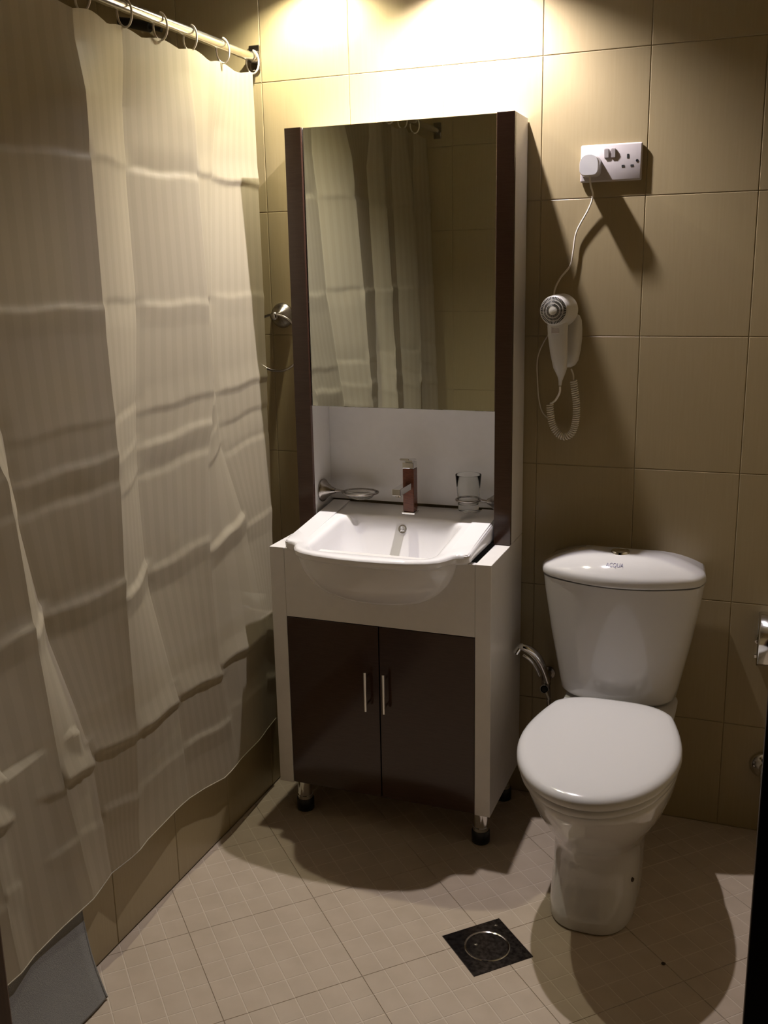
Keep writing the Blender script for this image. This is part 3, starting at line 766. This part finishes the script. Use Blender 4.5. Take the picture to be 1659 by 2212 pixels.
# ------------------------------------------------------------------ toilet
TCX = .253
to = empty('toilet', (TCX, -.38, 0), 'white close-coupled ceramic toilet with closed lid, right of the vanity', 'toilet')
def egg(z, yr, yf, hw, ymax, rear_w, scale_n=64, pf=2.0):
    """closed outline: rear edge at yr with half width rear_w, widest hw at ymax, front tip yf"""
    out = []
    n = scale_n
    for k in range(n):
        a = 2*PI*k/n           # 0 = +x side
        c, s = math.cos(a), math.sin(a)
        if s <= 0:             # front half (towards -y)
            y = ymax+(ymax-yf)*(-abs(s)**1.0)
            x = hw*math.copysign(abs(c)**(2/pf*1.0), c) if abs(c) > 1e-9 else 0
        else:                  # rear: ease from hw to rear_w then flat
            e = 3.2
            y = ymax+(yr-ymax)*abs(s)**(2/e*1.15)
            xx = abs(c)**(2/e)
            x = math.copysign(xx*hw, c)
            tt = (y-ymax)/(yr-ymax); lim = hw+(rear_w-hw)*tt**1.7
            x = math.copysign(min(abs(x), lim), c)
        out.append((TCX+x, y, z))
    return out
def shrink(R_, d, z):
    cx = sum(q[0] for q in R_)/len(R_); cy = sum(q[1] for q in R_)/len(R_); out = []
    for q in R_:
        v = Vector((q[0]-cx, q[1]-cy)); l = v.length; v = v*((l-d)/l); out.append((cx+v.x, cy+v.y, z))
    return out
LID = egg(.40, -.232, -.742, .179, -.47, .124, 96)
LIDX = .006
LID = [(x+LIDX, y, z) for x, y, z in LID]
p = Part()
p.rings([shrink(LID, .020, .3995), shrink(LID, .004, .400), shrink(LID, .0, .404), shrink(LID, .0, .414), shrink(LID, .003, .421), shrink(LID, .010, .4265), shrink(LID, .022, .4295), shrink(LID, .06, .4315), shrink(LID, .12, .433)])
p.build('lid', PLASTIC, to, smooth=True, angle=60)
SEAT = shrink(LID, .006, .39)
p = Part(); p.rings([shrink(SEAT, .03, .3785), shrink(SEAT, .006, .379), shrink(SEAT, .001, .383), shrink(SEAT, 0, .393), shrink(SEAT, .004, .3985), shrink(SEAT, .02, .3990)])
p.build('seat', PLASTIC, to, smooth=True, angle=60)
for s in (-1, 1):
    Part().lathe((TCX+LIDX+s*.075, -.236, .382), (0, 0, 1), [(0, .013), (.022, .013), (.028, .010)], 20).build('hinge', PLASTIC, to, smooth=True, angle=50)
def sec(z, yr, yf, w, p1=2.4, xo=0.0, n=64):
    """superellipse section; rear yr, front yf"""
    cy = (yr+yf)/2; hy = abs(yr-yf)/2
    return [(TCX+xo+w*math.copysign(abs(math.cos(a))**(2/p1), math.cos(a)), cy+hy*math.copysign(abs(math.sin(a))**(2/p1), math.sin(a)), z) for a in [2*PI*k/n for k in range(n)]]
p = Part()
XO = LIDX
sections = [sec(.0005, -.20, -.574, .098, 3.0), sec(.006, -.198, -.578, .100, 3.0), sec(.03, -.195, -.574, .100, 3.0), sec(.08, -.185, -.552, .100, 2.8), sec(.13, -.17, -.537, .101, 2.7), sec(.165, -.155, -.540, .104, 2.6, .002),
            sec(.195, -.14, -.565, .112, 2.5, .004), sec(.235, -.13, -.610, .130, 2.3, .006), sec(.275, -.12, -.652, .148, 2.2, .008), sec(.315, -.11, -.688, .161, 2.15, .008), sec(.35, -.10, -.712, .168, 2.15, .008), sec(.372, -.095, -.722, .170, 2.15, .008), sec(.378, -.10, -.718, .166, 2.15, .008)]
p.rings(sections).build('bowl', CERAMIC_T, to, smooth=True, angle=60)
# rear shelf carrying the tank
p = Part(); p.rings([sec(.25, -.035, -.22, .085, 4, .005), sec(.31, -.03, -.25, .115, 4, .005), sec(.365, -.025, -.262, .138, 4.5, .005), sec(.376, -.025, -.262, .140, 4.5, .005), sec(.380, -.03, -.257, .135, 4.5, .005)])
p.build('tank_shelf', CERAMIC_T, to, smooth=True, angle=60)
# side bolts
for s in (1,):
    Part().lathe((TCX+s*.090, -.475, .095), (s, -.45, 0), [(-.006, .0055), (.0035, .005)], 12).build('bolt', DIRT, to)
# tank
TK = .2465
def tank_sec(z, hw, yf, ys, yb=-.018, n=72):
    """back flat, front bowed: yf at centre, ys at the corners"""
    pts = []
    m = 40; r = .018
    for k in range(m+1):
        t = -1+2*k/m; x = hw*t
        e = min(1, (1-abs(t))*hw/.034); cornerd = (1-math.sqrt(max(0, 1-(1-e)**2)))*.034
        pts.append((TK+x, yf+(ys-yf)*t*t+cornerd, z))
    for k in range(n-m-1):
        t = 1-2*(k+.5)/(n-m-1); pts.append((TK+hw*.985*t, yb, z))
    return pts
p = Part()
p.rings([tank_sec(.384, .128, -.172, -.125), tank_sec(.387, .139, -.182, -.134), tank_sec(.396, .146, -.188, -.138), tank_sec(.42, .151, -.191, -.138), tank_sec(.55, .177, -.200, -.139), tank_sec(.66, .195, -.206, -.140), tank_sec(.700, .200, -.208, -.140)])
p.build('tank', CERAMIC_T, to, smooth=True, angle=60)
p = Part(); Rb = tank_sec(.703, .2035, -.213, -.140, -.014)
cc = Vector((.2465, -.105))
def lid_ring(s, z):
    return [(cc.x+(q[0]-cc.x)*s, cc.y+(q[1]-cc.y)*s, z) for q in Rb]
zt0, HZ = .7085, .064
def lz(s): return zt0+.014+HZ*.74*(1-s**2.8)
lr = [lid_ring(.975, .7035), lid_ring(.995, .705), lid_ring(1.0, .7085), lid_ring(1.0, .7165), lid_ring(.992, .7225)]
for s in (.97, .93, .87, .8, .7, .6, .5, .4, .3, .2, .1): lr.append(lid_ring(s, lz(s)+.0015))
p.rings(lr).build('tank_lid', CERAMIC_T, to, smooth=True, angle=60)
BX, BY = .243, -.119
bz = lz(.05)
Part().lathe((BX, BY, bz-.003), (0, 0, 1), [(0, .0235), (.005, .0235), (.008, .0215), (.0085, .019), (.0075, .018), (.0085, .0165), (.0105, .008), (.0108, .001)], 36).build('flush_button', CHROME, to, smooth=True, angle=40)
# printed brand mark on the lid
cu = bpy.data.curves.new('txt', 'FONT'); cu.body = 'ACQUA'; cu.size = .0125; cu.align_x = 'CENTER'; cu.extrude = 0
to_ = bpy.data.objects.new('txt', cu); COL.objects.link(to_)
bpy.context.view_layer.update()
me = bpy.data.meshes.new_from_object(to_.evaluated_get(bpy.context.evaluated_depsgraph_get()))
bpy.data.objects.remove(to_)
t = bmesh.new(); t.from_mesh(me)
outp = [(q[0]-cc.x, q[1]-cc.y) for q in Rb]
for _ in range(1): bmesh.ops.subdivide_edges(t, edges=t.edges[:], cuts=1)
for v in t.verts:
    x = .2385+v.co.x*.95; y = -.187+v.co.y*1.3
    dx, dy = x-cc.x, y-cc.y; a = math.atan2(dy, dx); R0 = poly_radius(outp, a, (0, 0)); s = math.hypot(dx, dy)/R0
    v.co = Vector((x, y, lz(s)+.0025))
p = Part(); p.merge(t); p.build('lettering', INK, to)['label'] = 'small blue letters ACQUA on the tank lid'

# floor speck beside the toilet
sp_ = Part().lathe((.432, -.62, .0005), (0, 0, 1), [(0, .004), (.002, .005), (.003, .001)], 7).build('dirt_speck', DIRT)
tag(sp_, 'tiny dark brown speck on the floor in front of the toilet', 'speck')
for v in sp_.data.vertices: v.co.z = min(v.co.z, .0035)

# ------------------------------------------------------------------ bidet sprayer
bsn = empty('bidet_sprayer', (.03, 0, .40), 'curved chrome bidet sprayer on the back wall between vanity and tank', 'bidet sprayer')
hp = smoothpath([(-.013, -.108, .482), (-.002, -.108, .484), (.014, -.104, .476), (.030, -.096, .459), (.041, -.086, .436), (.047, -.074, .412), (.051, -.064, .390), (.054, -.054, .37)], 6)
nR = len(hp)
Part().tube(hp, [.0075+.0045*math.sin(PI*min(1, i/nR*1.25))**.8 if i/nR < .8 else .0075 for i in range(nR)], 16).build('handle', CHROME, bsn, smooth=True, angle=60)
Part().tube([(-.012, -.108, .481), (-.018, -.112, .472), (-.021, -.115, .465)], [.008, .009, .0085], 16).build('spray_head', CHROME, bsn, smooth=True, angle=60)
lev = smoothpath([(-.002, -.108, .462), (.012, -.106, .452), (.024, -.098, .435), (.033, -.086, .411), (.036, -.076, .394)], 6)
Part().tube(lev, .0042, 10).build('trigger', CHROME, bsn, smooth=True)
p = Part(); p.lathe((.046, -.0005, .375), (0, -1, 0), [(0, .018), (.004, .0175), (.006, .009), (.036, .009)], 24); p.lathe((.048, -.045, .36), (0, 0, 1), [(0, .013), (.035, .013)], 24)
p.build('wall_holder', BRUSHED, bsn, smooth=True, angle=40)
p = Part(); p.lathe((.046, -.050, .350), (.1, -1, .2), [(0, .012), (.016, .012), (.018, .010)], 20); p.tube([(.052, -.060, .345), (.062, -.068, .325)], [.005, .004], 10)
p.build('stop_valve', CHROME, bsn, smooth=True, angle=40)
Part().lathe((.048, -.0685, .3535), (.1, -1, .2), [(0, .007), (.0015, .0065)], 20).build('valve_cap', RUBBER, bsn, smooth=True, angle=40)
Part().tube(smoothpath([(.054, -.054, .372), (.056, -.05, .33), (.058, -.045, .25), (.05, -.04, .16), (.03, -.035, .12)]), .006, 12).build('hose', BRUSHED, bsn, smooth=True)

# ------------------------------------------------------------------ toilet roll holder (right edge) and pipe collar
rh = empty('toilet_roll_holder', (.64, 0, .55), 'chrome toilet roll holder with curved cover on the back wall right of the toilet', 'toilet roll holder')
p = Part(); p.box((.572, -.0005, .487), (.712, -.007, .496), .001); p.box((.577, -.0005, .49), (.707, -.004, .61), .002); p.build('back_plate', CHROME, rh)
bm = bmesh.new(); rows = []
cv = smoothpath([(0, -.004, .612), (0, -.03, .611), (0, -.060, .600), (0, -.082, .575), (0, -.088, .545), (0, -.088, .50)], 6)
for x in (.577, .582, .702, .707):
    rows.append([bm.verts.new((x-.64, q.y+(.003 if x in (.577, .707) else 0), q.z-.55-(.003 if x in (.577, .707) else 0))) for q in cv])
for A, B in zip(rows, rows[1:]):
    for k in range(len(A)-1): bm.faces.new((A[k], A[k+1], B[k+1], B[k]))
cvo = link('cover', bm, CHROME, rh, smooth=True); md = cvo.modifiers.new('s', 'SOLIDIFY'); md.thickness = .0015
Part().tube([(.575, -.045, .545), (.709, -.045, .545)], .006, 12).tube([(.575, -.004, .545), (.575, -.045, .545)], .004, 10).build('spindle', CHROME, rh, smooth=True, angle=50)
pv = empty('stop_valve', (.617, 0, .19), 'dark chrome stop valve with round collar low on the back wall at right', 'valve')
Part().lathe((.617, -.0005, .192), (0, -1, 0), [(0, .036), (.004, .037), (.012, .033), (.02, .024), (.024, .014), (.045, .012)], 36).build('collar', CHROME, pv, smooth=True, angle=50)
Part().lathe((.617, -.045, .165), (0, 0, 1), [(0, .011), (.012, .013), (.045, .013), (.05, .009)], 20).build('valve_body', CHROME, pv, smooth=True, angle=40)
Part().tube(smoothpath([(.617, -.045, .165), (.617, -.047, .13), (.63, -.045, .09), (.65, -.04, .03), (.65, -.04, .002)]), .007, 12).build('hose', BRUSHED, pv, smooth=True)

# ------------------------------------------------------------------ two downlight lamps high on the wall above the mirror (just above the frame)
for (bx, by, bz_), pw, cl, tn in ((BULB_A, POW_A, COL_A, 'white'), (BULB_B, POW_B, COL_B, 'warm yellowish')):
    la = empty('wall_lamp', (bx, 0, bz_), 'small wall spotlight above the mirror cabinet with a %s bulb' % tn, 'lamp', 'wall spotlights above the mirror')
    Part().box((bx-.03, -.0005, bz_+.05), (bx+.03, -.012, bz_+.11), .002).build('wall_plate', CHROME, la)
    Part().tube([(bx, -.01, bz_+.08), (bx, by, bz_+.08)], .006, 12).tube([(bx, by, bz_+.085), (bx, by, bz_+.035)], .010, 12).build('arm', CHROME, la, smooth=True, angle=50)
    Part().lathe((bx, by, bz_), (0, 0, -1), [(-.052, .008), (-.050, .030), (-.030, .045), (CUP, .045), (CUP, .043), (-.029, .043), (-.046, .028), (-.048, .008)], 48, cap=False).build('shade', SHADE, la, smooth=True, angle=40)
    t = bmesh.new(); bmesh.ops.create_icosphere(t, subdivisions=3, radius=BULB_R)
    p = Part(); p.merge(t, Matrix.Translation((bx, by, bz_))); p.build('bulb', emis('bulb_light_'+tn.split()[0], cl, pw), la, smooth=True)
